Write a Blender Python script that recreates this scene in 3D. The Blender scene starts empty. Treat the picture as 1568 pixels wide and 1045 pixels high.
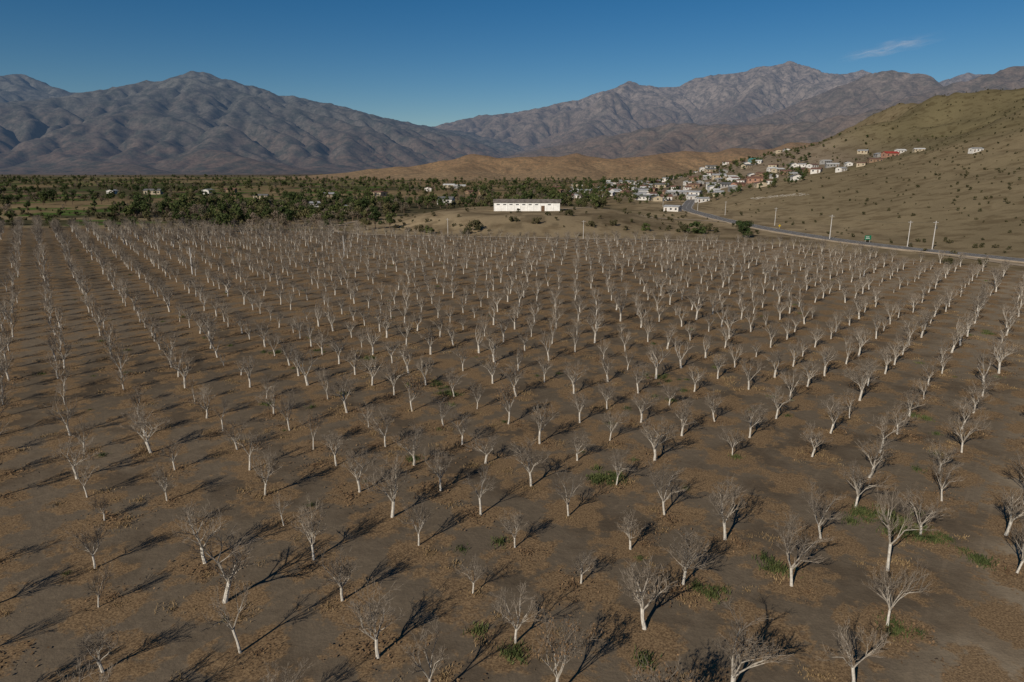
import bpy, math, random
import numpy as np
from mathutils import Vector, Matrix
random.seed(7); RNG=np.random.RandomState(11)
S=bpy.context.scene
COL=S.collection
H=24.0

# ------------------------------------------------------------------ helpers
def link(o): COL.objects.link(o); return o
def vnoise(x,y,seed=0):
    t=np.random.RandomState(seed+100).rand(256,256)
    xi=np.floor(x).astype(np.int64); yi=np.floor(y).astype(np.int64)
    xf=x-xi; yf=y-yi
    xf=xf*xf*xf*(xf*(xf*6-15)+10); yf=yf*yf*yf*(yf*(yf*6-15)+10)
    a=t[xi&255,yi&255]; b=t[(xi+1)&255,yi&255]; c=t[xi&255,(yi+1)&255]; d=t[(xi+1)&255,(yi+1)&255]
    return (a*(1-xf)+b*xf)*(1-yf)+(c*(1-xf)+d*xf)*yf
def fbm(x,y,oct=5,seed=0,gain=.5):
    s=0;a=1;n=0
    for i in range(oct):
        s=s+a*vnoise(x,y,seed+i*7); n+=a; a*=gain
        x,y=(x*1.6-y*1.2)+17.3,(x*1.2+y*1.6)+5.1
    return s/n
def ridged(x,y,oct=5,seed=0,gain=.5):
    s=0;a=1;n=0
    for i in range(oct):
        s=s+a*(1-np.abs(2*vnoise(x,y,seed+i*7)-1)); n+=a; a*=gain
        x,y=(x*1.6-y*1.2)+17.3,(x*1.2+y*1.6)+5.1
    return s/n
def sstep(a,b,x):
    t=np.clip((x-a)/(b-a),0,1); return t*t*(3-2*t)

def mesh_from_grid(name,X,Y,Z,wrap=False):
    ny,nx=X.shape
    me=bpy.data.meshes.new(name)
    co=np.stack([X,Y,Z],-1).reshape(-1,3).astype(np.float32)
    idx=np.arange(nx*ny).reshape(ny,nx)
    a=idx[:-1,:-1].ravel();b=idx[:-1,1:].ravel();c=idx[1:,1:].ravel();d=idx[1:,:-1].ravel()
    q=np.stack([a,b,c,d],-1).astype(np.int32)
    me.vertices.add(len(co)); me.vertices.foreach_set('co',co.ravel())
    me.loops.add(q.size); me.loops.foreach_set('vertex_index',q.ravel())
    me.polygons.add(len(q)); me.polygons.foreach_set('loop_start',np.arange(0,q.size,4,dtype=np.int32))
    me.polygons.foreach_set('use_smooth',np.ones(len(q),dtype=bool))
    me.update(calc_edges=True); me.validate()
    return me

class MB:
    def __init__(s): s.v=[];s.f=[];s.m=[]
    def quad(s,pts,m=0):
        b=len(s.v); s.v+= [tuple(p) for p in pts]; s.f.append(tuple(range(b,b+len(pts)))); s.m.append(m)
    def box(s,x0,x1,y0,y1,z0,z1,m=0):
        b=len(s.v)
        s.v+=[(x0,y0,z0),(x1,y0,z0),(x1,y1,z0),(x0,y1,z0),(x0,y0,z1),(x1,y0,z1),(x1,y1,z1),(x0,y1,z1)]
        for f in [(0,3,2,1),(4,5,6,7),(0,1,5,4),(1,2,6,5),(2,3,7,6),(3,0,4,7)]:
            s.f.append(tuple(b+i for i in f)); s.m.append(m)
    def tube(s,pts,rad,n=5,m=0):
        rings=[]
        for i,p in enumerate(pts):
            d=(pts[min(i+1,len(pts)-1)]-pts[max(i-1,0)]).normalized()
            u=d.orthogonal().normalized(); w=d.cross(u)
            b=len(s.v)
            for k in range(n):
                a=2*math.pi*k/n
                s.v.append(tuple(p+(u*math.cos(a)+w*math.sin(a))*rad[i]))
            rings.append(b)
        for i in range(len(rings)-1):
            for k in range(n):
                s.f.append((rings[i]+k,rings[i]+(k+1)%n,rings[i+1]+(k+1)%n,rings[i+1]+k)); s.m.append(m)
    def mesh(s,name,mats,smooth=False):
        me=bpy.data.meshes.new(name); me.from_pydata(s.v,[],s.f)
        for m in mats: me.materials.append(m)
        me.polygons.foreach_set('material_index',s.m)
        if smooth: me.polygons.foreach_set('use_smooth',[True]*len(s.f))
        me.update(); return me

def new_mat(name):
    m=bpy.data.materials.new(name); m.use_nodes=True
    nt=m.node_tree; b=nt.nodes['Principled BSDF']
    b.inputs['Roughness'].default_value=.9; b.inputs['Specular IOR Level'].default_value=.1
    return m,nt,b
def noise_mat(name,c1,c2,scale=3,rough=.9,bump=0,obj_rand=0,trans=0):
    m,nt,b=new_mat(name); N=nt.nodes; L=nt.links
    tc=N.new('ShaderNodeTexCoord'); nz=N.new('ShaderNodeTexNoise'); nz.inputs['Scale'].default_value=scale; nz.inputs['Detail'].default_value=3
    L.new(tc.outputs['Object'],nz.inputs['Vector'])
    cr=N.new('ShaderNodeValToRGB'); cr.color_ramp.elements[0].position=.35; cr.color_ramp.elements[1].position=.65
    cr.color_ramp.elements[0].color=(*c1,1); cr.color_ramp.elements[1].color=(*c2,1)
    L.new(nz.outputs['Fac'],cr.inputs['Fac'])
    out=cr.outputs['Color']
    if obj_rand:
        oi=N.new('ShaderNodeObjectInfo'); mr=N.new('ShaderNodeMapRange'); mr.inputs['To Min'].default_value=1-obj_rand; mr.inputs['To Max'].default_value=1+obj_rand
        L.new(oi.outputs['Random'],mr.inputs['Value'])
        hs=N.new('ShaderNodeHueSaturation'); L.new(out,hs.inputs['Color']); L.new(mr.outputs['Result'],hs.inputs['Value'])
        mr2=N.new('ShaderNodeMapRange'); mr2.inputs['To Min'].default_value=.5+obj_rand*.07; mr2.inputs['To Max'].default_value=.5-obj_rand*.07
        L.new(oi.outputs['Random'],mr2.inputs['Value']); L.new(mr2.outputs['Result'],hs.inputs['Hue'])
        out=hs.outputs['Color']
    L.new(out,b.inputs['Base Color']); b.inputs['Roughness'].default_value=rough
    if bump:
        bp=N.new('ShaderNodeBump'); bp.inputs['Strength'].default_value=bump; L.new(nz.outputs['Fac'],bp.inputs['Height']); L.new(bp.outputs['Normal'],b.inputs['Normal'])
    return m

# image pixel coordinates cast out to an assumed distance -> world position
P=math.radians(14.2); CP,SP=math.cos(P),math.sin(P)
def pixel_to_world(u,v,dist):
    dx=(u-784)/1045.; dy=(522-v)/1045.
    den=CP+SP*dy
    return (dx/den*dist, dist, H+(CP*dy-SP)/den*dist)
def on_flat(u,v,z=0):  # image pixel cast onto level ground at height z
    dx=(u-784)/1045.; dy=(522-v)/1045.
    t=(H-z)/(SP-CP*dy)
    return (dx*t,(CP+SP*dy)*t)

# ------------------------------------------------------------------ terrain function
CAPY=[0,500,700,900,1200,1600,2500,4000]; CAPZ=[180,155,138,116,82,50,25,8]
def G(x,y):
    x=np.asarray(x,dtype=float); y=np.asarray(y,dtype=float)
    q=((x-8)/66)**2+((y-322)/78)**2
    z=5.2*sstep(0,.75,1-q)
    x0=140+20*(fbm(x/150+3,y/150,2,5)-.5)*2*sstep(250,500,y)+.50*np.maximum(0,y-850)
    d=np.maximum(0,x-x0)*sstep(60,300,y)
    z0=.17*d+.00036*d*d+1e-3
    cap=np.interp(y,CAPY,CAPZ)
    hz=(z0**-5+cap**-5)**(-.2)
    g=ridged(x/130+9,y/210,5,21)
    hz=hz*(1+.50*(g-.62)*sstep(8,45,hz))
    z=z+hz
    away=sstep(240,420,y)+sstep(150,260,np.abs(x))
    z=z+np.clip(away,0,1)*(fbm(x/60,y/60,3,40)-.5)*1.6*(1-.7*sstep(900,2000,y))
    z=z+(fbm(x/14,y/14,3,50)-.5)*.30
    return z
def g1(x,y): return float(G(np.array([x]),np.array([y]))[0])

def edgeY(x): return np.interp(x,[-700,-205,-75,-45,-20,70,92,119,160],[300,284,268,252,243,232,214,162,110])

# ------------------------------------------------------------------ ground sheet
ang=np.concatenate([np.linspace(-180,-52,70)[:-1],np.linspace(-52,52,760),np.linspace(52,180,70)[1:]])
rr=np.concatenate([[0.01],np.geomspace(4,16000,470)])
A,R=np.meshgrid(np.radians(ang),rr)
GX=R*np.sin(A); GY=R*np.cos(A); GZ=G(GX,GY)
GZ=np.where(R>6000,np.minimum(GZ,0)-0,GZ)
me=mesh_from_grid('ground',GX,GY,GZ)
ground=link(bpy.data.objects.new('ground',me))
x=GX.ravel();y=GY.ravel()
def C(r,g,b): return np.array([r,g,b])
n1=fbm(x/40,y/40,5,60); n2=fbm(x/170,y/220,4,70); n3=fbm(x/9,y/9,4,80)
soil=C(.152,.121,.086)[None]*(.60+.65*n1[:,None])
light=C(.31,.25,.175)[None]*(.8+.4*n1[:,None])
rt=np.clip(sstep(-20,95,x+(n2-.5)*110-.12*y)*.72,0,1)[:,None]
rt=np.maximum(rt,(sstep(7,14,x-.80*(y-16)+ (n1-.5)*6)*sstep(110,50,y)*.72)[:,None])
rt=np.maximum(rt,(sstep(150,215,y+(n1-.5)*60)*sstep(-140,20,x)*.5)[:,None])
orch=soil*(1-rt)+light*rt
dry=C(.27,.21,.13)[None]*(.7+.6*n1[:,None])
dry=dry*(1-.35*sstep(.5,.62,n3)[:,None])
hill=(C(.215,.172,.105)*1.0)[None]*(.65+.7*n2[:,None])*(.8+.4*n3[:,None])
olive=C(.112,.098,.052)[None]*(.7+.6*n1[:,None])
hf=sstep(.42,.62,n2+.16*sstep(200,450,x))[:,None]
hill=hill*(1-.75*hf)+olive*.75*hf
val_n=sstep(.44,.56,n2)[:,None]
valley=C(.075,.070,.040)[None]*(1-val_n)+C(.20,.15,.085)[None]*val_n
valley=valley*(.7+.6*n1[:,None])
grn=(sstep(.6,.66,fbm(x/60,y/25,3,90))*sstep(270,320,y)*sstep(-120,-180,x))[:,None]
valley=valley*(1-grn)+C(.07,.115,.03)[None]*grn
fld=(sstep(.46,.52,fbm(x/70+4,y/16,2,95))*sstep(268,275,y)*sstep(400,340,y)*sstep(-55,-75,x))[:,None]
valley=valley*(1-.8*fld)+C(.26,.20,.12)[None]*.8*fld
vill=C(.20,.16,.115)[None]*(.75+.5*n1[:,None])
inor=sstep(-3,3,edgeY(x)+4+ (n3-.5)*10-y)[:,None]
vy=sstep(300,430,y+0*x)*sstep(90,20,x-.13*(y-300))
kn=sstep(1.25,.95,((x-8)/66)**2+((y-322)/78)**2)
vy=np.maximum(vy,sstep(-55,-75,x))*(1-kn); vy=vy[:,None]
hm=sstep(100,170,x-.05*(y-300))[:,None]
vm=(sstep(520,640,y)*sstep(1500,1200,y)*sstep(380,280,x)*sstep(.10,.17,x/np.maximum(y,1)))[:,None]
c=dry*(1-vy)+valley*vy
c=c*(1-hm)+hill*hm
c=c*(1-vm)+vill*vm
far=sstep(1600,2600,y)[:,None]
c=c*(1-far)+(C(.12,.1,.08)[None]*(.7+.6*n2[:,None]))*far
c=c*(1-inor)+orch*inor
at=me.color_attributes.new('Col','FLOAT_COLOR','POINT')
rgba=np.concatenate([c,inor],1).astype(np.float32); at.data.foreach_set('color',rgba.ravel())

B1=np.array([.157,.196])*H; B2=np.array([-.1226,.178])*H; A0=np.array([-.282,1.259])*H
def ground_mat():
    m,nt,b=new_mat('soil_and_dry_grass'); N=nt.nodes; L=nt.links
    def math_(op,a,bb=None,c=None):
        n=N.new('ShaderNodeMath'); n.operation=op
        for i,v in enumerate([a,bb,c]):
            if v is None: continue
            if isinstance(v,(int,float)): n.inputs[i].default_value=v
            else: L.new(v,n.inputs[i])
        return n.outputs[0]
    def mix(f,a,bb,mode='MIX'):
        n=N.new('ShaderNodeMix'); n.data_type='RGBA'; n.blend_type=mode
        for s,v in ((n.inputs[0],f),(n.inputs[6],a),(n.inputs[7],bb)):
            if isinstance(v,(int,float)): s.default_value=v
            elif isinstance(v,tuple): s.default_value=(*v,1)
            else: L.new(v,s)
        return n.outputs[2]
    def nz(scale,det=5,rough=.55,vec=None):
        n=N.new('ShaderNodeTexNoise'); n.inputs['Scale'].default_value=scale; n.inputs['Detail'].default_value=det; n.inputs['Roughness'].default_value=rough
        L.new(vec or tc.outputs['Object'],n.inputs['Vector']); return n.outputs['Fac']
    def ss(v,a,bb,t0=0,t1=1):
        n=N.new('ShaderNodeMapRange'); n.interpolation_type='SMOOTHSTEP'
        L.new(v,n.inputs['Value']); n.inputs['From Min'].default_value=a; n.inputs['From Max'].default_value=bb
        n.inputs['To Min'].default_value=t0; n.inputs['To Max'].default_value=t1
        return n.outputs['Result']
    tc=N.new('ShaderNodeTexCoord'); ca=N.new('ShaderNodeVertexColor'); ca.layer_name='Col'
    sx=N.new('ShaderNodeSeparateXYZ'); L.new(tc.outputs['Object'],sx.inputs[0])
    M=np.linalg.inv(np.array([[B1[0],B2[0]],[B1[1],B2[1]]]))
    X=math_('SUBTRACT',sx.outputs[0],float(A0[0])); Y=math_('SUBTRACT',sx.outputs[1],float(A0[1]))
    i=math_('ADD',math_('MULTIPLY',X,float(M[0,0])),math_('MULTIPLY',Y,float(M[0,1])))
    j=math_('ADD',math_('MULTIPLY',X,float(M[1,0])),math_('MULTIPLY',Y,float(M[1,1])))
    fi=math_('SUBTRACT',math_('FRACT',math_('ADD',i,.5)),.5); fj=math_('SUBTRACT',math_('FRACT',math_('ADD',j,.5)),.5)
    dx=math_('ADD',math_('MULTIPLY',fi,float(B1[0])),math_('MULTIPLY',fj,float(B2[0])))
    dy=math_('ADD',math_('MULTIPLY',fi,float(B1[1])),math_('MULTIPLY',fj,float(B2[1])))
    dist=math_('SQRT',math_('ADD',math_('MULTIPLY',dx,dx),math_('MULTIPLY',dy,dy)))
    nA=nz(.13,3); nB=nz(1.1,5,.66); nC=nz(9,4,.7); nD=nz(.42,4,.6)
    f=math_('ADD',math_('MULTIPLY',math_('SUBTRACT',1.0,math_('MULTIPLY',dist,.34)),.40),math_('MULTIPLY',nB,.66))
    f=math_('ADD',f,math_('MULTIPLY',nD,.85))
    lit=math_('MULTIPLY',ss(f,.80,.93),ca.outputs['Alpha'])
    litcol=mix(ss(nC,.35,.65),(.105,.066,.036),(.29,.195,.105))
    base=mix(1.0,ca.outputs['Color'],mix(nB,(.74,.74,.74),(1.26,1.25,1.23)),'MULTIPLY')
    base=mix(1.0,base,mix(ss(nC,.3,.7),(.90,.90,.90),(1.10,1.10,1.10)),'MULTIPLY')
    base=mix(math_('MULTIPLY',ss(nA,.48,.64),.7),base,mix(1.0,base,(.62,.59,.57),'MULTIPLY'))
    al=math_('ABSOLUTE',math_('SUBTRACT',math_('FRACT',j),.5))
    rut=ss(math_('ABSOLUTE',math_('SUBTRACT',al,.16)),.035,.01)
    rut=math_('MULTIPLY',math_('MULTIPLY',rut,ca.outputs['Alpha']),ss(nD,.40,.60,0,.45))
    base=mix(rut,base,mix(1.0,base,(1.35,1.33,1.3),'MULTIPLY'))
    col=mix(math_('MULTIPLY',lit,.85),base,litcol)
    L.new(col,b.inputs['Base Color']); b.inputs['Roughness'].default_value=1; b.inputs['Specular IOR Level'].default_value=.0
    bp=N.new('ShaderNodeBump'); bp.inputs['Strength'].default_value=.4; bp.inputs['Distance'].default_value=.2
    hh=math_('ADD',math_('MULTIPLY',nB,1.0),math_('MULTIPLY',nC,.15))
    L.new(hh,bp.inputs['Height']); L.new(bp.outputs['Normal'],b.inputs['Normal'])
    return m
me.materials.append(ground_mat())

# ------------------------------------------------------------------ mountains
def envelope(X,Y,ridges,p=1.15):
    E=np.zeros_like(X)
    for W,pts in ridges:
        for (x0,y0,z0),(x1,y1,z1) in zip(pts[:-1],pts[1:]):
            vx,vy=x1-x0,y1-y0; L=vx*vx+vy*vy+1e-6
            t=np.clip(((X-x0)*vx+(Y-y0)*vy)/L,0,1)
            d=np.hypot(X-x0-t*vx,Y-y0-t*vy)
            E=np.maximum(E,(z0+(z1-z0)*t)*np.clip(1-d/W,0,1)**p)
    return E
def erode(h,dx,iters,k,up=None,creep=.015):
    ny,nx=h.shape; idx=np.arange(ny*nx).reshape(ny,nx)
    for it in range(iters):
        if up is not None: h=h+up
        best=np.zeros_like(h); rec=idx.copy(); dist=np.full(h.shape,dx)
        hp=np.pad(h,1,constant_values=1e9); ip=np.pad(idx,1)
        for a in (-1,0,1):
            for b in (-1,0,1):
                if a==0 and b==0: continue
                dd=dx*math.hypot(a,b)
                s=(h-hp[1+a:1+a+ny,1+b:1+b+nx])/dd
                m=s>best
                best=np.where(m,s,best); rec=np.where(m,ip[1+a:1+a+ny,1+b:1+b+nx],rec); dist=np.where(m,dd,dist)
        order=np.argsort(h.ravel()).tolist(); r=rec.ravel().tolist()
        Ar=[dx*dx]*(ny*nx)
        for i in reversed(order):
            q=r[i]
            if q!=i: Ar[q]+=Ar[i]
        F=(k*np.sqrt(np.array(Ar))/dist.ravel()).tolist()
        hl=h.ravel().tolist()
        for i in order:
            q=r[i]
            if q!=i: hl[i]=(hl[i]+F[i]*hl[q])/(1+F[i])
        h=np.array(hl).reshape(ny,nx)
        hp=np.pad(h,1,mode='edge')
        h=h+creep*(hp[:-2,1:-1]+hp[2:,1:-1]+hp[1:-1,:-2]+hp[1:-1,2:]-4*h)
    return h
def up2(h):
    ny,nx=h.shape
    o=np.zeros((2*ny-1,2*nx-1)); o[::2,::2]=h
    o[1::2,::2]=(h[:-1]+h[1:])/2; o[:,1::2]=(o[:,:-1:2]+o[:,2::2])/2
    return o
def refit(h,X,Y,ridges,ncrest,dx,x0,y0,fitr):
    num=np.full(h.shape,1e-9); den=np.full(h.shape,1e-9)
    for W,pts in ridges[:ncrest]:
        for (x_,y_,z_),(x2,y2,z2) in zip(pts[:-1],pts[1:]):
            for t in (0,.5):
                px,py,pz=x_+(x2-x_)*t,y_+(y2-y_)*t,z_+(z2-z_)*t
                ix,iy=int((px-x0)/dx),int((py-y0)/dx); w_=max(2,int(fitr/dx))
                a0,a1,b0,b1=iy-w_,iy+w_+1,ix-w_,ix+w_+1
                if a1<=0 or b1<=0 or a0>=h.shape[0] or b0>=h.shape[1]: continue
                loc=h[max(0,a0):a1,max(0,b0):b1].max()
                if loc<5: continue
                ratio=min(3,max(.3,pz/loc))
                w2=1/((X-px)**2+(Y-py)**2+(fitr*.8)**2)**1.5
                num+=w2*ratio; den+=w2
    return h*num/den
def range_obj(name,x0,x1,y0,y1,dx,ridges,seed,mat,it1=16,k1=.08,it2=7,k2=.07,amp=.6,fine=True,nscale=800.,uplift=.07,fitr=220,ncrest=1):
    xs=np.arange(x0,x1,dx); ys=np.arange(y0,y1,dx)
    X,Y=np.meshgrid(xs,ys)
    wx=X+(fbm(X/nscale,Y/nscale,3,seed+1)-.5)*nscale*.5; wy=Y+(fbm(X/nscale,Y/nscale,3,seed+2)-.5)*nscale*.5
    E=.65*envelope(X,Y,ridges)+.35*envelope(wx,wy,ridges)
    top=E.max()
    r=ridged(X/(nscale*.8),Y/(nscale*.8),5,seed+3)
    h=E*(1+amp*(r-.68))+(fbm(X/(nscale*.15),Y/(nscale*.15),4,seed+4)-.5)*.08*top*np.clip(E/(.25*top),0,1)
    h=erode(h,dx,it1,k1,E*uplift)
    h=refit(h,X,Y,ridges,ncrest,dx,x0,y0,fitr)
    if fine:
        h=up2(h); X=up2(X);Y=up2(Y); E=up2(E)
        s=np.clip(h/(.15*top),0,1)
        h=h+(fbm(X/(dx*2.0),Y/(dx*2.0),4,seed+9,.6)-.5)*dx*1.3*s
        h=erode(h,dx/2,it2,k2,E*uplift*.6,.01)
        h=refit(h,X,Y,ridges,ncrest,dx/2,x0,y0,fitr)
        h=h+(fbm(X/(dx*.8),Y/(dx*.8),3,seed+12,.6)-.5)*dx*.30*s
    h=h-3
    me=mesh_from_grid(name,X,Y,h); me.materials.append(mat)
    return link(bpy.data.objects.new(name,me))
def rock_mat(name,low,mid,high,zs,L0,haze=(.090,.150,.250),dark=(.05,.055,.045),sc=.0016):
    m,nt,b=new_mat(name); N=nt.nodes; L=nt.links
    tc=N.new('ShaderNodeTexCoord'); geo=N.new('ShaderNodeNewGeometry')
    sx=N.new('ShaderNodeSeparateXYZ'); L.new(geo.outputs['Position'],sx.inputs[0])
    def nz(s,d=6,r=.62):
        n=N.new('ShaderNodeTexNoise'); n.inputs['Scale'].default_value=s; n.inputs['Detail'].default_value=d; n.inputs['Roughness'].default_value=r
        L.new(tc.outputs['Object'],n.inputs['Vector']); return n.outputs['Fac']
    a=nz(sc); f=nz(sc*9); t=nz(sc*40,4,.7)
    mr=N.new('ShaderNodeMapRange'); mr.inputs['From Max'].default_value=zs; L.new(sx.outputs[2],mr.inputs['Value'])
    ad=N.new('ShaderNodeMath'); ad.operation='MULTIPLY_ADD'; L.new(a,ad.inputs[0]); ad.inputs[1].default_value=1.3; 
    s2=N.new('ShaderNodeMath'); s2.operation='SUBTRACT'; L.new(mr.outputs['Result'],s2.inputs[0]); s2.inputs[1].default_value=.65; L.new(s2.outputs[0],ad.inputs[2])
    cr=N.new('ShaderNodeValToRGB'); e=cr.color_ramp.elements; e[0].position=.05; e[0].color=(*low,1); e[1].position=.95; e[1].color=(*high,1)
    k=e.new(.5); k.color=(*mid,1); L.new(ad.outputs[0],cr.inputs['Fac'])
    def ramp(v,p0,p1,c0,c1):
        r=N.new('ShaderNodeValToRGB'); r.color_ramp.elements[0].position=p0; r.color_ramp.elements[1].position=p1
        r.color_ramp.elements[0].color=(c0,c0,c0,1); r.color_ramp.elements[1].color=(c1,c1,c1,1); L.new(v,r.inputs['Fac']); return r.outputs['Color']
    def mx(fac,A,B,mode='MIX'):
        n=N.new('ShaderNodeMix'); n.data_type='RGBA'; n.blend_type=mode
        for s,v in ((n.inputs[0],fac),(n.inputs[6],A),(n.inputs[7],B)):
            if isinstance(v,(int,float)): s.default_value=v
            elif isinstance(v,tuple): s.default_value=(*v,1)
            else: L.new(v,s)
        return n.outputs[2]
    c=mx(ramp(f,.42,.62,0,.8),cr.outputs['Color'],dark)
    c=mx(1.0,c,ramp(t,.3,.7,.65,1.35),'MULTIPLY')
    L.new(c,b.inputs['Base Color']); b.inputs['Specular IOR Level'].default_value=0
    bp=N.new('ShaderNodeBump'); bp.inputs['Strength'].default_value=.4; bp.inputs['Distance'].default_value=.008/sc
    L.new(t,bp.inputs['Height']); 
    L.new(bp.outputs['Normal'],b.inputs['Normal'])
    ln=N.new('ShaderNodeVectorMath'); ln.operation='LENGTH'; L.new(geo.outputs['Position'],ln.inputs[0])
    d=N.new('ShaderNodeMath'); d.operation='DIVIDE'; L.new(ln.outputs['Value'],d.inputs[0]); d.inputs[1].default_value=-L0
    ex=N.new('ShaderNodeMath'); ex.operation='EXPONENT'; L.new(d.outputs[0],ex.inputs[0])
    em=N.new('ShaderNodeEmission'); em.inputs['Color'].default_value=(*haze,1); em.inputs['Strength'].default_value=1  # airlight painted into the material: bluish glow replaces surface colour with distance
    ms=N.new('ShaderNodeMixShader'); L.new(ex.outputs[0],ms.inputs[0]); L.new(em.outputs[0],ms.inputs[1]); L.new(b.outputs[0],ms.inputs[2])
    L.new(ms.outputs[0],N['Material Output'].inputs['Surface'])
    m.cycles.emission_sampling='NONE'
    return m
from_px=lambda l:[pixel_to_world(*p) for p in l]  # crest points from image pixels and assumed distances
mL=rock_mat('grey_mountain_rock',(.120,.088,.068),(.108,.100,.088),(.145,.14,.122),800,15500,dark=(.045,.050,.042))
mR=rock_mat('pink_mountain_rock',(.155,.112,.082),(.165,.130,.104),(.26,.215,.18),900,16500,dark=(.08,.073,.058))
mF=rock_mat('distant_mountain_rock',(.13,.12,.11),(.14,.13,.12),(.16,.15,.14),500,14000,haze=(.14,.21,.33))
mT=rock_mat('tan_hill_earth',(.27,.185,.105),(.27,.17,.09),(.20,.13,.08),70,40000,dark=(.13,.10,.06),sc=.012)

left=[(2900,from_px([(-260,125,7600),(-60,108,7000),(0,114,6800),(45,111,6700),(95,127,6600),(150,139,6500),(200,136,6400),(240,127,6200),(265,115,6100),(290,103,6000),(312,100,6000),(330,104,6000),(350,120,6100),(400,137,6300),(460,153,6700),(520,166,7200),(545,170,7500),(575,183,8000),(610,200,8800),(660,213,10000),(700,228,11000)])),
 (1000,from_px([(310,104,6000),(300,150,5300),(265,190,4600),(215,240,3700)])),
 (1000,from_px([(545,172,7500),(575,210,6200),(590,240,5000)])),
 (1000,from_px([(150,138,6500),(120,185,5300),(70,235,4000)])),
 (900,from_px([(400,137,6300),(430,180,5300),(445,235,4100)])),
 (900,from_px([(0,115,6800),(-60,180,5400),(-100,230,4200)])),
 (450,from_px([(250,232,3900),(330,238,3400),(390,252,3100)])),
 (400,from_px([(60,232,3900),(120,245,3300),(200,256,2950)]))]
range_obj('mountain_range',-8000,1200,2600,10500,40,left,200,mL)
right=[(3300,from_px([(690,222,11500),(740,204,10800),(800,180,10000),(858,156,9300),(880,161,9200),(968,123,8800),(1010,130,9000),(1060,117,9000),(1150,103,8800),(1205,90,8500),(1240,100,8500),(1300,106,8700),(1400,122,9000),(1700,125,9000)])),
 (2100,from_px([(1060,200,5900),(1150,172,5500),(1230,140,5400),(1290,118,5300),(1340,104,5200),(1400,104,5000),(1440,113,4800),(1480,120,4700),(1520,105,4400),(1568,90,4200),(1750,55,3800)])),
 (1000,from_px([(760,235,5000),(860,212,4600),(960,197,4300),(1040,185,4200),(1100,188,3900),(1200,182,3600),(1300,168,3300),(1400,150,3100),(1500,140,2900),(1700,125,2800)])),
 (1500,from_px([(968,124,8800),(930,170,7200),(880,215,5900)])),
 (1500,from_px([(1205,91,8500),(1150,150,7000),(1080,190,5800)])),
 (500,from_px([(1040,185,4200),(1000,225,3300)])),(500,from_px([(1200,182,3600),(1150,218,2900)]))]
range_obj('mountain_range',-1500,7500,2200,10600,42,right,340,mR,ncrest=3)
farr=[(4000,from_px([(500,215,15500),(600,212,15500),(640,209,15000),(680,203,15000),(720,206,15000),(800,212,15000),(900,200,15500)]))]
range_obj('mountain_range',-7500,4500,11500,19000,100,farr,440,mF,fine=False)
tan=[(330,from_px([(500,268,1750),(560,256,1800),(640,248,1850),(720,233,1900),(760,236,1900),(840,238,1900),(880,231,1950),(940,240,1900),(1010,232,1950),(1100,226,2000),(1180,222,2000),(1260,210,2100),(1400,190,2200),(1600,170,2300)])),
 (200,from_px([(720,234,1900),(690,256,1600)])),(200,from_px([(880,232,1950),(850,256,1600)])),(200,from_px([(1010,233,1950),(1000,254,1600)]))]
range_obj('hill',-750,2300,1350,2700,9,tan,540,mT,it1=10,k1=.06,fine=False,nscale=220.,amp=.5,fitr=50)

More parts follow.
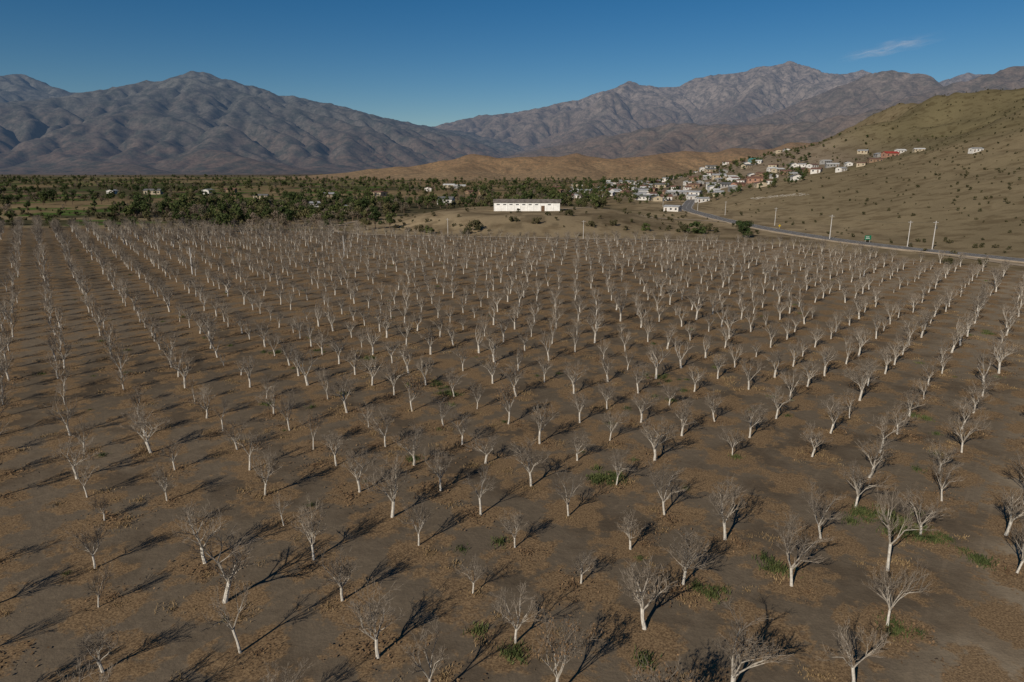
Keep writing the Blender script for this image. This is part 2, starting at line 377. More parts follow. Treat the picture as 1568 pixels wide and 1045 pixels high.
# ------------------------------------------------------------------ bare walnut trees
mTrunk=noise_mat('whitewashed_trunk',(.40,.37,.32),(.62,.58,.51),6,.85,.3)
mLimb=noise_mat('pale_grey_bark',(.24,.21,.175),(.39,.355,.30),8,.9,.2)
mTwig=noise_mat('twig_bark',(.14,.115,.09),(.23,.195,.155),9,.9)
mDead=noise_mat('dry_brown_leaf',(.11,.068,.038),(.24,.155,.085),2.5,.9)
def bare_tree(seed,height=3.9,leaves=0,levels=5,thick=1.0,twig=1.0):
    r=random.Random(seed); mb=MB(); tips=[]
    def grow(p,d,L,rad,lv):
        n=3 if lv<3 else 2
        if lv>=5: n=1
        pts=[p.copy()]; rads=[rad]; q=p.copy(); dd=d.copy()
        for i in range(n):
            dd=(dd+Vector((r.uniform(-1,1),r.uniform(-1,1),r.uniform(-.35,.85)))*.2).normalized()
            q=q+dd*(L/n); pts.append(q.copy()); rads.append(max(.0055*twig,rad*(1-.5*(i+1)/n)))
        mb.tube(pts,rads,5 if lv<=1 else 3,1 if lv<=2 else 2)
        if lv>=levels: tips.append(q.copy()); return
        kids=r.choice([3,4]) if lv<3 else r.choice([3,3,4])
        for k in range(kids):
            t=r.uniform(.25,1) if k else 1.0
            seg=min(int(t*n),n-1); fr=t*n-seg; pp=pts[seg].lerp(pts[seg+1],fr)
            ax=Vector((r.uniform(-1,1),r.uniform(-1,1),r.uniform(-.35,.5))).normalized()
            nd=(dd*1.0+ax*r.uniform(.5,1.0)).normalized()
            if nd.z<-.05: nd.z=.05; nd.normalize()
            grow(pp,nd,L*r.uniform(.55,.82),max(.008*twig,rad*(.58 if k else .62)),lv+1)
    th=height*r.uniform(.22,.3); lean=Vector((r.uniform(-.14,.14),r.uniform(-.14,.14),1)).normalized()
    p0=Vector((0,0,-.15)); p1=lean*th*.5+Vector((r.uniform(-.04,.04),r.uniform(-.04,.04),0)); p2=lean*th
    mb.tube([p0,Vector((0,0,.08)),p1,p2],[.13*thick,.10*thick,.08*thick,.085*thick],7,0)
    nl=r.choice([3,4,4,5]); a0=r.uniform(0,6.28)
    for k in range(nl):
        a=a0+6.283*k/nl+r.uniform(-.5,.5); inc=r.uniform(.3,.8)
        d=Vector((math.cos(a)*math.sin(inc),math.sin(a)*math.sin(inc),math.cos(inc)))
        grow(p2-lean*r.uniform(0,.2),d,height*r.uniform(.22,.33),.048*thick*r.uniform(.8,1.15),1)
    for i in range(leaves):
        t=r.choice(tips); p=t+Vector((r.gauss(0,.13),r.gauss(0,.13),r.gauss(-.05,.13)))
        s=r.uniform(.04,.085); u=Vector((r.gauss(0,1),r.gauss(0,1),r.gauss(0,1))).normalized(); w=u.orthogonal().normalized()
        mb.quad([p-u*s,p+w*s*.6,p+u*s,p-w*s*.6],3)
    # bring every pruned tree to the orchard's common size
    V=np.array(mb.v); rad95=np.percentile(np.hypot(V[:,0],V[:,1]),97); zt=V[:,2].max()
    fz=height*r.uniform(.94,1.04)/zt; fr_=min(1.12,r.uniform(1.15,1.42)/rad95)
    V[:,0]*=fr_; V[:,1]*=fr_; V[:,2]*=fz
    mb.v=[tuple(q) for q in V]
    return mb.mesh('walnut_tree_mesh',[mTrunk,mLimb,mTwig,mDead])
near_vars=[bare_tree(100+i) for i in range(11)]
leafy=[bare_tree(140+i,leaves=420) for i in range(3)]
far_vars=[bare_tree(160+i,levels=4,thick=1.2,twig=1.7) for i in range(7)]

near=[];farp=[]
for i in range(-60,110):
    for j in range(-90,75):
        p=A0+i*B1+j*B2
        X,Y=p
        if Y<8 or Y>edgeY(X) : continue
        if X<-430 or X>175: continue
        if j<-5 and Y<90: 
            if i<7: continue
        if j==-5 and i<6: continue
        if j<-5 and X-.8*(Y-30)>30 and Y<50: continue
        if random.random()<.055: continue
        X+=random.gauss(0,.38);Y+=random.gauss(0,.38)
        sc=min(1.3,max(.6,random.gauss(.98,.14)))
        if random.random()<.06: sc*=.6
        if Y>205 and X<-50: sc*=1.35
        (near if (Y<72 and abs(X)<Y*.95+12) else farp).append((X,Y,sc,random.uniform(0,6.28)))
for (X,Y,sc,rz) in near:
    me_=random.choice(leafy) if random.random()<.08 else random.choice(near_vars)
    if X>8 and Y<46: sc=max(sc,1.0)*1.12
    o=link(bpy.data.objects.new('bare_walnut_tree',me_))
    o.location=(X,Y,g1(X,Y)-.03); o.rotation_euler=(random.gauss(0,.06),random.gauss(0,.06),rz); o.scale=(sc*random.uniform(.9,1.2),sc*random.uniform(.9,1.2),sc*random.uniform(.88,1.08))

def instancer(name,variants,pts):
    """pts: (x,y,z,scale,rot). one group per variant, all under one parent"""
    par=link(bpy.data.objects.new(name,None))
    K=len(variants)
    for k,vm in enumerate(variants):
        sub=pts[k::K]
        if not sub: continue
        v=[];f=[]
        for (X,Y,Z,s,r) in sub:
            b=len(v); c_,s_=math.cos(r)*s/2,math.sin(r)*s/2
            for (a,bb) in ((-1,-1),(1,-1),(1,1),(-1,1)):
                v.append((X+a*c_-bb*s_,Y+a*s_+bb*c_,Z))
            f.append((b,b+1,b+2,b+3))
        m=bpy.data.meshes.new(name+'_points'); m.from_pydata(v,[],f)
        o=link(bpy.data.objects.new('placement_%d'%k,m)); o.parent=par
        o.instance_type='FACES'; o.use_instance_faces_scale=True; o.show_instancer_for_render=False; o.show_instancer_for_viewport=False
        c=link(bpy.data.objects.new('variant_%d'%k,vm)); c.parent=o
    return par
def withz(l,off=0):
    a=np.array([(p[0],p[1]) for p in l]); z=G(a[:,0],a[:,1])
    return [(p[0],p[1],float(zz)+off,p[2],p[3]) for p,zz in zip(l,z)]
random.shuffle(farp)
instancer('distant_orchard_trees',far_vars,withz(farp,-.03))

# ------------------------------------------------------------------ litter, weeds
def litter(seed,n=150):
    r=random.Random(seed); mb=MB()
    for i in range(n):
        a=r.uniform(0,6.28); d=abs(r.gauss(0,.75)); p=Vector((math.cos(a)*d*1.3,math.sin(a)*d,r.uniform(.02,.1)))
        s=r.uniform(.04,.09); u=Vector((r.gauss(0,1),r.gauss(0,1),r.gauss(0,.45))).normalized(); w=u.cross(Vector((0,0,1))).normalized()
        mb.quad([p-u*s,p+w*s*.6,p+u*s,p-w*s*.6],0)
    return mb.mesh('litter',[mDead])
def tuft(seed,mat,n=70,h=.35,sp=.45):
    r=random.Random(seed); mb=MB()
    for i in range(n):
        a=r.uniform(0,6.28); d=abs(r.gauss(0,sp)); p=Vector((math.cos(a)*d,math.sin(a)*d,0))
        l=Vector((r.gauss(0,.35),r.gauss(0,.35),1)).normalized()*h*r.uniform(.5,1.2); w=Vector((r.uniform(-1,1),r.uniform(-1,1),0)).normalized()*.03
        mb.quad([p-w,p+w,p+l*.6+w*.8,p+l],0)
    return mb.mesh('tuft',[mat])
mDryG=noise_mat('dry_grass',(.17,.12,.062),(.29,.205,.11),3,.9)
mWeed=noise_mat('green_weed',(.045,.062,.022),(.095,.110,.040),2,.8,0,.25)
lit=[];dg=[]
for (X,Y,sc,rz) in near+[f for f in farp if f[1]<120 and abs(f[0])<f[1]*.9+8]:
    if random.random()<.75: lit.append((X+random.gauss(0,.6),Y+random.gauss(0,.6),random.uniform(.7,1.5),rz))
    for k in range(random.choice([0,1,1,2,5])): dg.append((X+random.gauss(0,1.2),Y+random.gauss(0,1.2),random.uniform(.6,1.1),random.uniform(0,6)))
instancer('fallen_leaf_litter',[litter(i) for i in range(4)],withz(lit))
instancer('dry_grass_tufts',[tuft(10+i,mDryG,60,.22,.5) for i in range(3)],withz(dg,-.02))
wd=[]
def weeds(u,v,n,spread,sx=1):
    X,Y=on_flat(u,v)
    for k in range(max(1,int(n*.85))): wd.append((X+random.gauss(0,spread*sx*.8),Y+random.gauss(0,spread*.8),random.uniform(.5,1.2),random.uniform(0,6)))
for a in [(1350,790,30,.9,1.6),(1400,815,18,.7,1.4),(935,735,22,.7,1),(1085,903,10,.5,1.2),(1185,870,7,.5),(800,1005,5,.4),(420,540,7,.7,2),(1005,578,12,1.2,2),(655,590,6,1,2),(690,603,8,.7),(630,705,5,.5),(565,548,5,.6),(1500,512,9,1.3,2),(1505,860,9,.4),(1370,960,8,.4),(990,1015,3,.2),(490,537,5,.8),(735,970,3,.3),(1400,640,5,.8),(1440,825,12,.5,1.3),(915,735,6,.4),(1030,613,4,.4),(400,620,3,.6),(770,830,3,.3),(1120,700,3,.5)]:
    weeds(*a)
for k in range(130):
    Y=random.uniform(30,230); X=random.uniform(-.75,.75)*Y
    if Y<edgeY(X): wd.append((X,Y,random.uniform(.4,1.0),random.uniform(0,6)))
instancer('green_weed_clumps',[tuft(30+i,mWeed,80,.32,.42) for i in range(3)],withz(wd,-.02))

# ------------------------------------------------------------------ leafy trees and shrubs
def leafy_tree(seed,mat,h=8,w=3.2,n=750,ls=.33,trunk=True,tall=1.0,dark=None):
    r=random.Random(seed); mb=MB()
    if trunk:
        mb.tube([Vector((0,0,-.3)),Vector((.1,0,h*.2)),Vector((.15,.1,h*.55))],[.28,.2,.1],6,1)
        for k in range(5):
            a=r.uniform(0,6.28); e=Vector((math.cos(a)*w*.6,math.sin(a)*w*.6,h*r.uniform(.5,.8)))
            mb.tube([Vector((.1,0,h*.22)),e*.55+Vector((0,0,.3)),e],[.12,.08,.03],4,1)
    cl=[]
    for k in range(r.randint(9,13)):
        a=r.uniform(0,6.28); d=r.uniform(.1,.8)*w; z=h*r.uniform(.3,.88) if trunk else h*r.uniform(.15,.7)
        cl.append((Vector((math.cos(a)*d*(1.25-z/h*.6),math.sin(a)*d*(1.25-z/h*.6),z)),r.uniform(.22,.42)*w))
    for i in range(n):
        c_,R_=r.choice(cl); dv=Vector((r.gauss(0,1),r.gauss(0,1),r.gauss(0,1))).normalized()*R_*r.uniform(.55,1.12); dv.z*=.8*tall
        p=c_+dv; s=ls*r.uniform(.6,1.3)
        nn=(dv.normalized()+Vector((r.gauss(0,.6),r.gauss(0,.6),r.gauss(0,.6)))).normalized(); u=nn.orthogonal().normalized(); wv=nn.cross(u)
        a=r.uniform(0,6.28); u,wv=u*math.cos(a)+wv*math.sin(a),wv*math.cos(a)-u*math.sin(a)
        mb.quad([p-u*s,p+wv*s*.7,p+u*s,p-wv*s*.7],0)
    return mb.mesh('leafy_tree_mesh',[mat,mTrunkB])
mTrunkB=noise_mat('brown_bark',(.09,.065,.045),(.15,.11,.08),4,.9)
mLeafA=noise_mat('foliage_green',(.034,.050,.017),(.076,.094,.032),.6,.8,0,.35)
mLeafB=noise_mat('foliage_olive',(.060,.062,.027),(.12,.112,.050),.6,.85,0,.3)
mLeafC=noise_mat('grey_brown_twiggy_crown',(.12,.096,.070),(.20,.165,.12),.6,.9,0,.25)
mShrub=noise_mat('shrub_leaf',(.045,.045,.022),(.10,.088,.044),1.5,.9,0,.3)
TV=[leafy_tree(1,mLeafA),leafy_tree(2,mLeafA,9,2.6),leafy_tree(3,mLeafB,7,3.6),leafy_tree(4,mLeafA,8,4),leafy_tree(5,mLeafC,7,3.2,520,.2),leafy_tree(6,mLeafB,6,3),leafy_tree(7,mLeafA,11,2.0,700),leafy_tree(8,mLeafC,6,3.4,560,.2)]
pts=[]
tries=0
rg=random.Random(5)
while len(pts)<5600 and tries<60000:
    tries+=1
    Y=285*math.exp(rg.random()*math.log(2100/285.)); tx=rg.uniform(-1.0,.24); X=tx*Y
    if Y<edgeY(X)+8: continue
    if Y<430 and X>-70+ (Y-285)*.15: 
        if not(Y>405 and X<70): continue
    if Y<700 and X>60+(Y-430)*.12: continue
    pts.append((X,Y))
a=np.array(pts); nn=fbm(a[:,0]/60,a[:,1]/60,3,300); n5=fbm(a[:,0]/260,a[:,1]/200,2,310)
keep=[]
for (X,Y),q,q2 in zip(pts,nn,n5):
    th=.525 if Y<650 else .455
    if X/Y>.1: th=.50
    if q+.6*(q2-.5)>th or rg.random()<.09:
        keep.append((X,Y,rg.uniform(.45,1.1)*(1.25 if rg.random()<.12 else 1),rg.uniform(0,6.28)))
instancer('valley_trees',TV,withz(keep,-.2))
vt=[]
while len(vt)<620:
    Y=rg.uniform(480,1250); X=Y*rg.uniform(.10,.42)
    if X>300 or g1(X,Y)>40: continue
    vt.append((X,Y,rg.uniform(.35,.8),rg.uniform(0,6)))
for k in range(60):
    Y=rg.uniform(560,900); X=rg.uniform(290,370); vt.append((X,Y,rg.uniform(.3,.5),rg.uniform(0,6)))
instancer('village_trees',TV[:4],withz(vt,-.2))
SHV=[leafy_tree(20+i,mShrub,1.6,1.0,170,.16,False) for i in range(4)]
sh=[]
while len(sh)<3400:
    Y=170*math.exp(rg.random()*math.log(1300/170.)); X=rg.uniform(.12,.95)*Y
    if X<118+(0 if Y>190 else 30): continue
    if rg.random()> (.12+.88*min(1,max(0,(X-150)/260))**1.3): continue
    sh.append((X,Y,rg.uniform(.35,1.15)**1.2,rg.uniform(0,6)))
for k in range(170):
    X=rg.uniform(-62,98); Y=rg.uniform(246,400)
    if Y<edgeY(X)+2: continue
    if abs(X-7)<19 and abs(Y-322)<12: continue
    sh.append((X,Y,rg.uniform(.5,1.5),rg.uniform(0,6)))
for k in range(360):
    X=rg.uniform(-380,-60); Y=rg.uniform(283,420); sh.append((X,Y,rg.uniform(.6,2.0),rg.uniform(0,6)))
rg.shuffle(sh)
instancer('hillside_shrubs',SHV,withz(sh,-.1))
def put(name,me_,X,Y,s=1,rz=0,dz=-.1):
    o=link(bpy.data.objects.new(name,me_)); o.location=(X,Y,g1(X,Y)+dz); o.scale=(s,s,s); o.rotation_euler=(0,0,rz); return o
def putp(name,me_,u,v,s,z=0):
    X,Y=on_flat(u,v,z); return put(name,me_,X,Y,s,rg.uniform(0,6))
big=[leafy_tree(60+i,mLeafA,4.2,2.6,1100,.22,False) for i in range(2)]+[leafy_tree(64,mShrub,3.4,2.6,900,.2,False)]
putp('round_green_tree',leafy_tree(70,mLeafA,7.5,3.4,2000,.22,False),1137,364,1.15)
putp('large_bush',big[0],1065,358,1.35); putp('large_bush',big[2],1048,356,1.2); putp('large_bush',big[2],1083,354,1.1)
putp('large_bush',big[2],728,358,1.4); putp('large_bush',big[1],655,358,1.0); putp('large_bush',big[2],643,355,1.0); putp('large_bush',big[2],715,360,.9)
putp('large_bush',big[0],990,354,.9); putp('large_bush',big[2],872,338,.9,3); putp('large_bush',big[2],1452,405,.6); putp('large_bush',big[2],1505,405,.6);putp('large_bush',big[2],785,343,.8,3);putp('large_bush',big[2],940,342,.8,3);putp('large_bush',big[2],822,352,.9,1);putp('large_bush',big[2],905,352,.8,1)
for (u,v,s,k) in [(340,356,1.3,3),(352,352,1.0,0),(575,350,1.25,0),(597,350,1.1,3),(560,352,.9,2),(205,352,.9,0),(80,350,1.0,3),(20,346,1.1,0)]:
    putp('leafy_tree',TV[k],u,v,s*.8)

# ------------------------------------------------------------------ buildings
mWhite=noise_mat('white_wall_paint',(.70,.69,.66),(.82,.81,.78),.8,.7)
mStone=noise_mat('whitewashed_stone',(.38,.36,.33),(.5,.48,.44),.8,.9)
mGlass=noise_mat('dark_window',(.02,.025,.03),(.05,.055,.06),2,.3)
mDoor=noise_mat('brown_door',(.10,.06,.04),(.16,.10,.06),2,.7)
mZinc=noise_mat('weathered_roof',(.12,.10,.085),(.22,.19,.16),.7,.6)
walls=[noise_mat('wall_%s'%n,c1,c2,1.2,.85) for n,c1,c2 in [('white',(.50,.48,.45),(.64,.62,.58)),('cream',(.34,.29,.21),(.44,.37,.27)),('adobe',(.20,.135,.09),(.26,.18,.12)),('salmon',(.30,.17,.12),(.36,.21,.15)),('bluegreen',(.12,.22,.22),(.16,.27,.27)),('grey',(.20,.20,.19),(.30,.29,.28))]]
roofs=[noise_mat('roof_%s'%n,c1,c2,1.0,.6) for n,c1,c2 in [('rust',(.13,.075,.055),(.20,.11,.08)),('zinc',(.25,.255,.26),(.38,.385,.39)),('red',(.28,.04,.03),(.34,.06,.045)),('grey',(.10,.10,.10),(.17,.17,.165)),('white',(.45,.45,.44),(.58,.58,.56)),('teal',(.05,.20,.18),(.08,.25,.23))]]
def house_mesh(w,d,h,wm,rm,rise=1.2,ov=.4,seed=0,hip=False):
    r=random.Random(seed); mb=MB()
    mb.box(-w/2,w/2,-d/2,d/2,-1.5,h,0)
    for s in (-1,1):
        mb.quad([(s*(w/2),-d/2,h),(s*(w/2),d/2,h),(s*(w/2),0,h+rise)],0)
    e=rise*(ov/(d/2)); t=.12
    for s in (-1,1):
        a=[(-w/2-ov,s*(d/2+ov),h-e),(w/2+ov,s*(d/2+ov),h-e),(w/2+ov,0,h+rise),(-w/2-ov,0,h+rise)]
        up=[(p[0],p[1],p[2]+t) for p in a]; lo=[(p[0],p[1],p[2]+.01) for p in a]
        mb.quad(up,1); mb.quad(lo[::-1],1)
        for k in range(4): mb.quad([lo[k],lo[(k+1)%4],up[(k+1)%4],up[k]],1)
    nw=max(2,int(w/3))
    for s in (-1,1):
        di=r.randrange(nw)
        for k in range(nw):
            cx=-w/2+(k+.5)*w/nw
            y0,y1=(s*d/2,s*(d/2+.05)); y0,y1=min(y0,y1),max(y0,y1)
            if k==di: mb.box(cx-.5,cx+.5,y0,y1,0,2.1,3)
            else:
                mb.box(cx-.6,cx+.6,y0,y1,1.0,2.1,2)
                z0,z1=(s*(d/2+.02),s*(d/2+.1)); mb.box(cx-.72,cx+.72,min(z0,z1),max(z0,z1),.9,.98,0)
    for s in (-1,1):
        x0,x1=min(s*w/2,s*(w/2+.05)),max(s*w/2,s*(w/2+.05)); mb.box(x0,x1,-.6,.6,1.0,2.1,2)
    return mb.mesh('house_mesh',[wm,rm,mGlass,mDoor])
HM=[]
for k in range(20):
    HM.append(house_mesh(rg.uniform(7,13),rg.uniform(6,8),rg.uniform(2.5,3.1),rg.choice([walls[0],walls[0],walls[0],walls[1],walls[2],walls[5],walls[3],walls[1]]),rg.choice([roofs[0],roofs[1],roofs[1],roofs[3],roofs[4],roofs[0],roofs[4]]),rg.uniform(.7,1.3),seed=k))
hs=[]
def house_at(X,Y,s=1,rz=None,m=None,md=13):
    for (a,b) in hs:
        if (a-X)**2+(b-Y)**2<md**2: return
    hs.append((X,Y))
    put('village_house',m or rg.choice(HM),X,Y,s,rg.choice([.1,-.15,1.5,.5,-.6]) if rz is None else rz,.1)
def hb(u,dist): return ((u-784)/1045./1.035*dist, dist)
for (u,dd,s,k) in [(1320,660,.9,HM[0]),(1345,600,.9,None),(1377,590,.8,None),(1340,560,.8,HM[3]),(1492,445,.7,HM[2]),(1405,540,.7,None),(1190,830,1.0,None),(1203,850,1,HM[4]),(1220,560,1.0,None),(1252,560,1,None),(1160,620,1.0,HM[5]),(1125,640,1.1,None),(1180,620,1,HM[6]),(1275,590,.8,None),(1300,570,.8,HM[8]),(1235,580,.9,None),(1205,600,.9,None),(1245,620,.9,None),(1265,640,.8,None),(1215,660,.9,None),(1185,680,.9,None),(1290,530,.8,None),(1320,535,.7,None)]:
    X,Y=hb(u,dd); house_at(X,Y,s,None,k)
redh=house_mesh(11,7,3,walls[3],roofs[2],1.3,seed=50); X,Y=hb(1362,575); house_at(X,Y,1.0,.1,redh,8)
tealh=house_mesh(12,8,3,walls[4],roofs[5],1.3,seed=51); X,Y=hb(1156,760); house_at(X,Y,1.0,.1,tealh)
c_=0
while len(hs)<225 and c_<12000:
    c_+=1
    Y=rg.uniform(520,1250); X=Y*rg.uniform(.13,.42)
    if X<60+(Y-520)*.05+ (40 if Y<620 else 0): continue
    if g1(X,Y)>22+16*rg.random()**2: continue
    house_at(X,Y,rg.uniform(.8,1.15))
for k in range(26):
    Y=rg.uniform(560,1000); house_at(Y*rg.uniform(.06,.15),Y,rg.uniform(.9,1.2))
for k in range(12):
    Y=rg.uniform(420,900); house_at(Y*rg.uniform(-.6,.0),Y,rg.uniform(.9,1.3))
for (u,v) in [(870,300),(905,303),(400,300),(480,312),(540,318),(900,290),(935,296),(1060,300),(1075,306),(1030,318)]:
    X,Y=on_flat(u,v,2); house_at(X,Y,.9)
def shed():
    mb=MB(); w,d,h=30,9,3.9
    mb.box(-w/2,w/2,-d/2,d/2,-1.5,h,0)
    rise=1.1; ov=.5
    for s in (-1,1): mb.quad([(s*w/2,-d/2,h),(s*w/2,d/2,h),(s*w/2,0,h+rise)],0)
    e=rise*ov/(d/2); t=.15
    for s in (-1,1):
        a=[(-w/2-ov,s*(d/2+ov),h-e),(w/2+ov,s*(d/2+ov),h-e),(w/2+ov,0,h+rise),(-w/2-ov,0,h+rise)]
        up=[(p[0],p[1],p[2]+t) for p in a]; lo=[(p[0],p[1],p[2]+.01) for p in a]
        mb.quad(up,1); mb.quad(lo[::-1],1)
        for k in range(4): mb.quad([lo[k],lo[(k+1)%4],up[(k+1)%4],up[k]],1)
    for k in range(9):
        cx=-13+k*2.9
        if k==7: mb.box(cx-.8,cx+.8,-d/2-.06,-d/2,0,2.4,3)
        else: mb.box(cx-.7,cx+.7,-d/2-.05,-d/2,2.7,3.1,2)
    mb.box(w/2,w/2+.06,-1.2,1.2,0,2.8,3)
    for k in range(11):
        cx=-w/2+.15+k*(w-.3)/10; mb.box(cx-.12,cx+.12,-d/2-.1,-d/2-.002,-1,h-.25,0)
    return mb.mesh('shed',[mWhite,mZinc,mGlass,mDoor])
put('white_farm_shed',shed(),7,320,1,-.06,.05)

# ------------------------------------------------------------------ road, tracks
mAsph=noise_mat('asphalt',(.13,.122,.115),(.18,.17,.16),.8,1.0)
mPaint=noise_mat('road_paint',(.55,.55,.5),(.7,.7,.66),2,.7)
mSand=noise_mat('dirt_track',(.27,.215,.15),(.35,.28,.20),.4,.95)
def catmull(pts,n=14):
    o=[];p=[pts[0]]+pts+[pts[-1]]
    for i in range(1,len(p)-2):
        for k in range(n):
            t=k/n; o.append(tuple(.5*((2*p[i][c])+(-p[i-1][c]+p[i+1][c])*t+(2*p[i-1][c]-5*p[i][c]+4*p[i+1][c]-p[i+2][c])*t*t+(-p[i-1][c]+3*p[i][c]-3*p[i+1][c]+p[i+2][c])*t**3) for c in (0,1)))
    o.append(pts[-1]); return o
def strip(name,pts,w,mat,off,lat=0,kerb=None,dash=0):
    c=np.array(catmull(pts)); d=np.gradient(c,axis=0); d/=np.linalg.norm(d,axis=1)[:,None]; n=np.stack([-d[:,1],d[:,0]],1)
    zc=G(c[:,0],c[:,1]); mb=MB()
    c=c+n*lat
    k=np.ones(5)/5; zc=np.convolve(np.pad(zc,2,mode='edge'),k,'valid')
    Lf=c+n*w/2; Rt=c-n*w/2
    for i in range(len(c)-1):
        if dash and i%2: continue
        mb.quad([(Rt[i][0],Rt[i][1],zc[i]+off),(Rt[i+1][0],Rt[i+1][1],zc[i+1]+off),(Lf[i+1][0],Lf[i+1][1],zc[i+1]+off),(Lf[i][0],Lf[i][1],zc[i]+off)],0)
        if kerb:
            for (e,s) in ((Rt,-1),(Lf,1)):
                a0=(e[i][0],e[i][1],zc[i]+off);a1=(e[i+1][0],e[i+1][1],zc[i+1]+off)
                b0=(e[i][0]+s*n[i][0]*kerb,e[i][1]+s*n[i][1]*kerb,zc[i]-.8);b1=(e[i+1][0]+s*n[i+1][0]*kerb,e[i+1][1]+s*n[i+1][1]*kerb,zc[i+1]-.8)
                mb.quad([a0,a1,b1,b0],1)
    return mb.mesh(name,[mat,mSand])
rd=[(165,120),(150,150),(136,181),(118,215),(108,250),(103,290),(101,338),(102,385),(108,430),(122,480),(140,540),(165,600)]
road=link(bpy.data.objects.new('asphalt_road',strip('road',rd,7.0,mAsph,.35,0,2.5)))
for lat,dsh in ((0,1),(3.2,0),(-3.2,0)):
    o=link(bpy.data.objects.new('painted_line',strip('line',rd,.16,mPaint,.355,lat,None,dsh))); o.parent=road
link(bpy.data.objects.new('dirt_track',strip('track',[(72,232),(40,238),(0,246),(-30,250),(-62,262),(-75,290),(-70,340)],3.2,mSand,.12)))
link(bpy.data.objects.new('dirt_track',strip('track',[(103,310),(80,335),(50,345),(26,333),(20,318)],3.5,mSand,.15)))
link(bpy.data.objects.new('dirt_track',strip('track',[(112,232),(122,200),(131,168),(142,138)],4,mSand,.12)))

# ------------------------------------------------------------------ poles, signs
mConc=noise_mat('concrete_pole',(.42,.40,.37),(.55,.53,.5),3,.85)
mDarkM=noise_mat('dark_metal',(.05,.05,.05),(.09,.09,.09),3,.5)
def pole_mesh(h=9,arm=True,trafo=False):
    mb=MB(); mb.tube([Vector((0,0,-.5)),Vector((0,0,h*.5)),Vector((0,0,h))],[.17,.14,.10],8,0)
    mb.tube([Vector((0,0,h-.001)),Vector((0,0,h+.001))],[.10,.001],8,0)
    if arm:
        mb.box(-1,1,-.06,.06,h-.55,h-.42,0); mb.box(-.9,.9,-.05,.05,h-1.5,h-1.4,1)
        for x_ in (-.9,-.35,.35,.9): mb.tube([Vector((x_,0,h-.42)),Vector((x_,0,h-.3)),Vector((x_,0,h-.18))],[.03,.07,.04],6,1)
    if trafo: mb.tube([Vector((.45,0,h-2.6)),Vector((.45,0,h-2.5)),Vector((.45,0,h-1.8)),Vector((.45,0,h-1.7))],[.05,.28,.28,.05],8,1)
    return mb.mesh('pole',[mConc,mDarkM])
PA=pole_mesh(); PT=pole_mesh(9,True,True); PS=pole_mesh(6.5,False)
for (u,v,m,s) in [(1427,382,PT,.95),(1389,378,PA,.9),(1270,367,PA,.95),(1186,345,PA,.85),(1110,330,PA,.8),(893,366,PA,.72),(686,362,PA,.72),(527,390,PS,.85),(295,420,PS,.95),(1015,316,PA,.7),(1068,322,PA,.8)]:
    X,Y=on_flat(u,v); put('utility_pole',m,X,Y,s,.3,0)
mb=MB()
lp=[on_flat(*q) for q in [(1427,382),(1270,367),(1186,345),(1110,330)]]
for a,b in zip(lp[:-1],lp[1:]):
    for off in (-.8,.8):
        pp=[]
        for k in range(9):
            t=k/8; X=a[0]+(b[0]-a[0])*t+off; Y=a[1]+(b[1]-a[1])*t; z=(g1(*a)*(1-t)+g1(*b)*t)+8.2-1.0*4*t*(1-t); pp.append(Vector((X,Y,z)))
        mb.tube(pp,[.012]*9,3,0)
link(bpy.data.objects.new('power_lines',mb.mesh('wires',[mDarkM])))
mGS=noise_mat('green_sign_paint',(.01,.16,.08),(.015,.19,.10),3,.5); mYS=noise_mat('yellow_sign_paint',(.55,.36,.02),(.6,.4,.03),3,.5)
def sign(w,h,z,mat,diamond=False):
    mb=MB()
    for x_ in ((-w*.35,w*.35) if not diamond else (0,)): mb.tube([Vector((x_,.05,-.3)),Vector((x_,.05,z+h*.5))],[.05,.05],6,1)
    if diamond:
        r_=w*.7; a=[(0,0,z-r_),(r_,0,z),(0,0,z+r_),(-r_,0,z)]
        mb.quad(a,0); mb.quad([(p[0],.03,p[2]) for p in a][::-1],1)
    else:
        mb.box(-w/2,w/2,-.03,0,z,z+h,0)
        mb.box(-w*.35,w*.2,-.04,-.032,z+h*.6,z+h*.75,2); mb.box(-w*.35,w*.3,-.04,-.032,z+h*.25,z+h*.4,2)
    return mb.mesh('sign',[mat,mConc,mPaint])
X,Y=on_flat(1314,372); put('green_road_sign',sign(2.6,1.4,1.1,mGS),X+3,Y,1,.3,0)
X,Y=on_flat(1193,352); put('yellow_warning_sign',sign(1.0,1.0,2.0,mYS,True),X,Y,.9,.3,0)
mb=MB()
r=random.Random(3)
for k,ch in enumerate("SALAMANCA"):
    x0=k*2.7
    segs={'S':[(0,4,2,4),(0,2,0,4),(0,2,2,2),(2,0,2,2),(0,0,2,0)],'A':[(0,0,0,4),(2,0,2,4),(0,4,2,4),(0,2,2,2)],'L':[(0,0,0,4),(0,0,2,0)],'M':[(0,0,0,4),(2,0,2,4),(0,4,1,2.5),(1,2.5,2,4)],'N':[(0,0,0,4),(2,0,2,4),(0,4,2,0)],'C':[(0,0,2,0),(0,0,0,4),(0,4,2,4)]}[ch]
    for (a,b,c,d) in segs:
        n=5
        for t in range(n+1):
            X=157+x0+.9*(a+(c-a)*t/n)+r.gauss(0,.05); Y=448-x0*1.1+2.6*(b+(d-b)*t/n)+r.gauss(0,.08)
            z=g1(X,Y); s=r.uniform(.12,.18)
            mb.box(X-s,X+s,Y-s*1.3,Y+s*1.3,z-.2,z+.14,0)
link(bpy.data.objects.new('white_stone_letters',mb.mesh('letters',[mStone])))

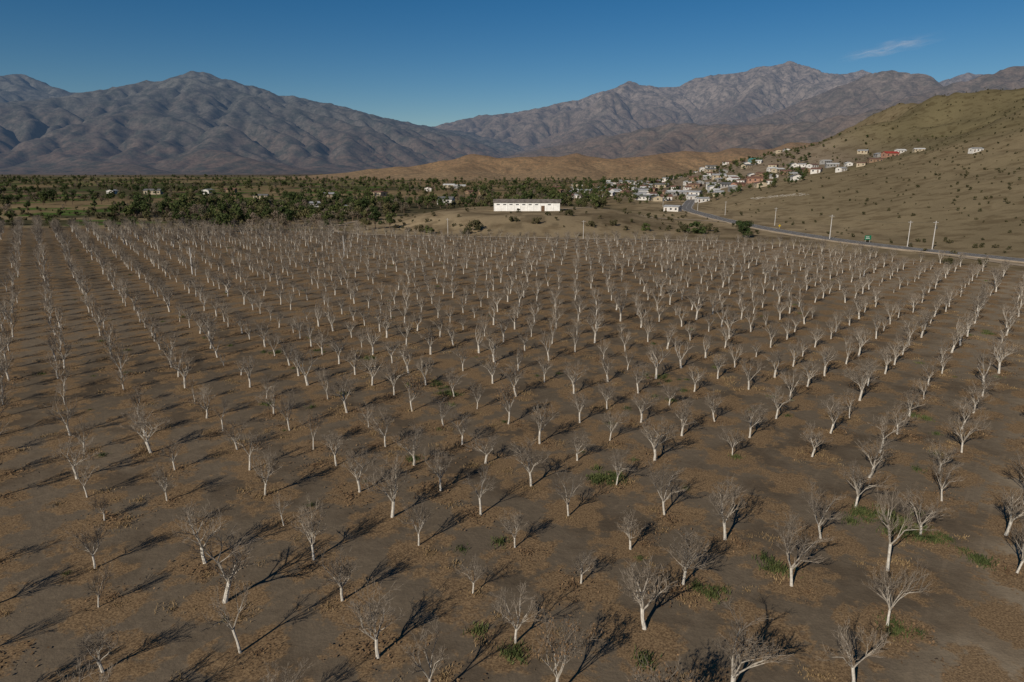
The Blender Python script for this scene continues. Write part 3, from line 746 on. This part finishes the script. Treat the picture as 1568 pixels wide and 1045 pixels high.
# ------------------------------------------------------------------ thin high cloud
def cloud():
    x0,y0,z0=pixel_to_world(1358,79,14000)
    xs=np.linspace(-650,650,40); ys=np.linspace(-1900,1900,40); X,Y=np.meshgrid(xs,ys)
    Z=fbm(X/300,Y/600,3,77)*90
    me=mesh_from_grid('cloud',X,Y,Z)
    m=bpy.data.materials.new('cirrus'); m.use_nodes=True; nt=m.node_tree; N=nt.nodes; L=nt.links; N.remove(N['Principled BSDF'])
    tc=N.new('ShaderNodeTexCoord'); mp=N.new('ShaderNodeMapping'); mp.inputs['Scale'].default_value=(.0018,.0009,.002); mp.inputs['Rotation'].default_value=(0,0,.2); L.new(tc.outputs['Object'],mp.inputs[0])
    nz=N.new('ShaderNodeTexNoise'); nz.inputs['Detail'].default_value=6; nz.inputs['Roughness'].default_value=.55; nz.inputs['Distortion'].default_value=.5; nz.inputs['Scale'].default_value=1.6; L.new(mp.outputs[0],nz.inputs['Vector'])
    m2=N.new('ShaderNodeMapping'); m2.inputs['Scale'].default_value=(1/620,1/1850,0); L.new(tc.outputs['Object'],m2.inputs[0])
    ln=N.new('ShaderNodeVectorMath'); ln.operation='LENGTH'; L.new(m2.outputs[0],ln.inputs[0])
    s1=N.new('ShaderNodeMapRange'); s1.interpolation_type='SMOOTHSTEP'; s1.inputs['From Min'].default_value=1; s1.inputs['From Max'].default_value=-.1; L.new(ln.outputs['Value'],s1.inputs['Value'])
    s2=N.new('ShaderNodeMapRange'); s2.interpolation_type='SMOOTHSTEP'; s2.inputs['From Min'].default_value=.28; s2.inputs['From Max'].default_value=.75; L.new(nz.outputs['Fac'],s2.inputs['Value'])
    mu=N.new('ShaderNodeMath'); mu.operation='MULTIPLY'; L.new(s1.outputs[0],mu.inputs[0]); L.new(s2.outputs[0],mu.inputs[1])
    mu2=N.new('ShaderNodeMath'); mu2.operation='MULTIPLY'; L.new(mu.outputs[0],mu2.inputs[0]); mu2.inputs[1].default_value=.5
    tr=N.new('ShaderNodeBsdfTransparent'); tl=N.new('ShaderNodeBsdfTranslucent'); tl.inputs[0].default_value=(.8,.8,.8,1)
    mx=N.new('ShaderNodeMixShader'); L.new(mu2.outputs[0],mx.inputs[0]); L.new(tr.outputs[0],mx.inputs[1]); L.new(tl.outputs[0],mx.inputs[2]); L.new(mx.outputs[0],N['Material Output'].inputs['Surface'])
    me.materials.append(m); o=link(bpy.data.objects.new('thin_cloud',me)); o.location=(x0,y0,z0); return o
cloud()

# ------------------------------------------------------------------ light
el=math.radians(29); sd=Vector((-.56,-.83,0)).normalized()
sun_dir=Vector((sd.x*math.cos(el),sd.y*math.cos(el),math.sin(el)))
sl=bpy.data.lights.new('sun','SUN'); sl.energy=4.4; sl.angle=math.radians(.5); sl.color=(1,.90,.76)
so=link(bpy.data.objects.new('sun',sl)); so.rotation_euler=sun_dir.to_track_quat('Z','Y').to_euler()
w=bpy.data.worlds.new('World'); S.world=w; w.use_nodes=True; nt=w.node_tree
bg=nt.nodes['Background']; sk=nt.nodes.new('ShaderNodeTexSky'); sk.sky_type='NISHITA'; sk.sun_disc=False
sk.sun_elevation=el; sk.sun_rotation=math.atan2(sun_dir.x,sun_dir.y); sk.altitude=1300; sk.air_density=1.0; sk.dust_density=0.1; sk.ozone_density=3
hs_=nt.nodes.new('ShaderNodeHueSaturation'); hs_.inputs['Saturation'].default_value=1.38
nt.links.new(sk.outputs[0],hs_.inputs['Color']); nt.links.new(hs_.outputs[0],bg.inputs[0]); bg.inputs[1].default_value=.051

# ------------------------------------------------------------------ camera
cd=bpy.data.cameras.new('camera'); cd.lens=24; cd.sensor_width=36; cd.clip_start=.5; cd.clip_end=60000
co=link(bpy.data.objects.new('camera',cd)); co.location=(0,0,H); co.rotation_euler=(math.radians(90-14.2),0,0)
S.camera=co
S.view_settings.view_transform='Standard'; S.view_settings.look='None'; S.view_settings.exposure=0
print('near',len(near),'far',len(farp),'trees',len(keep),'houses',len(hs))
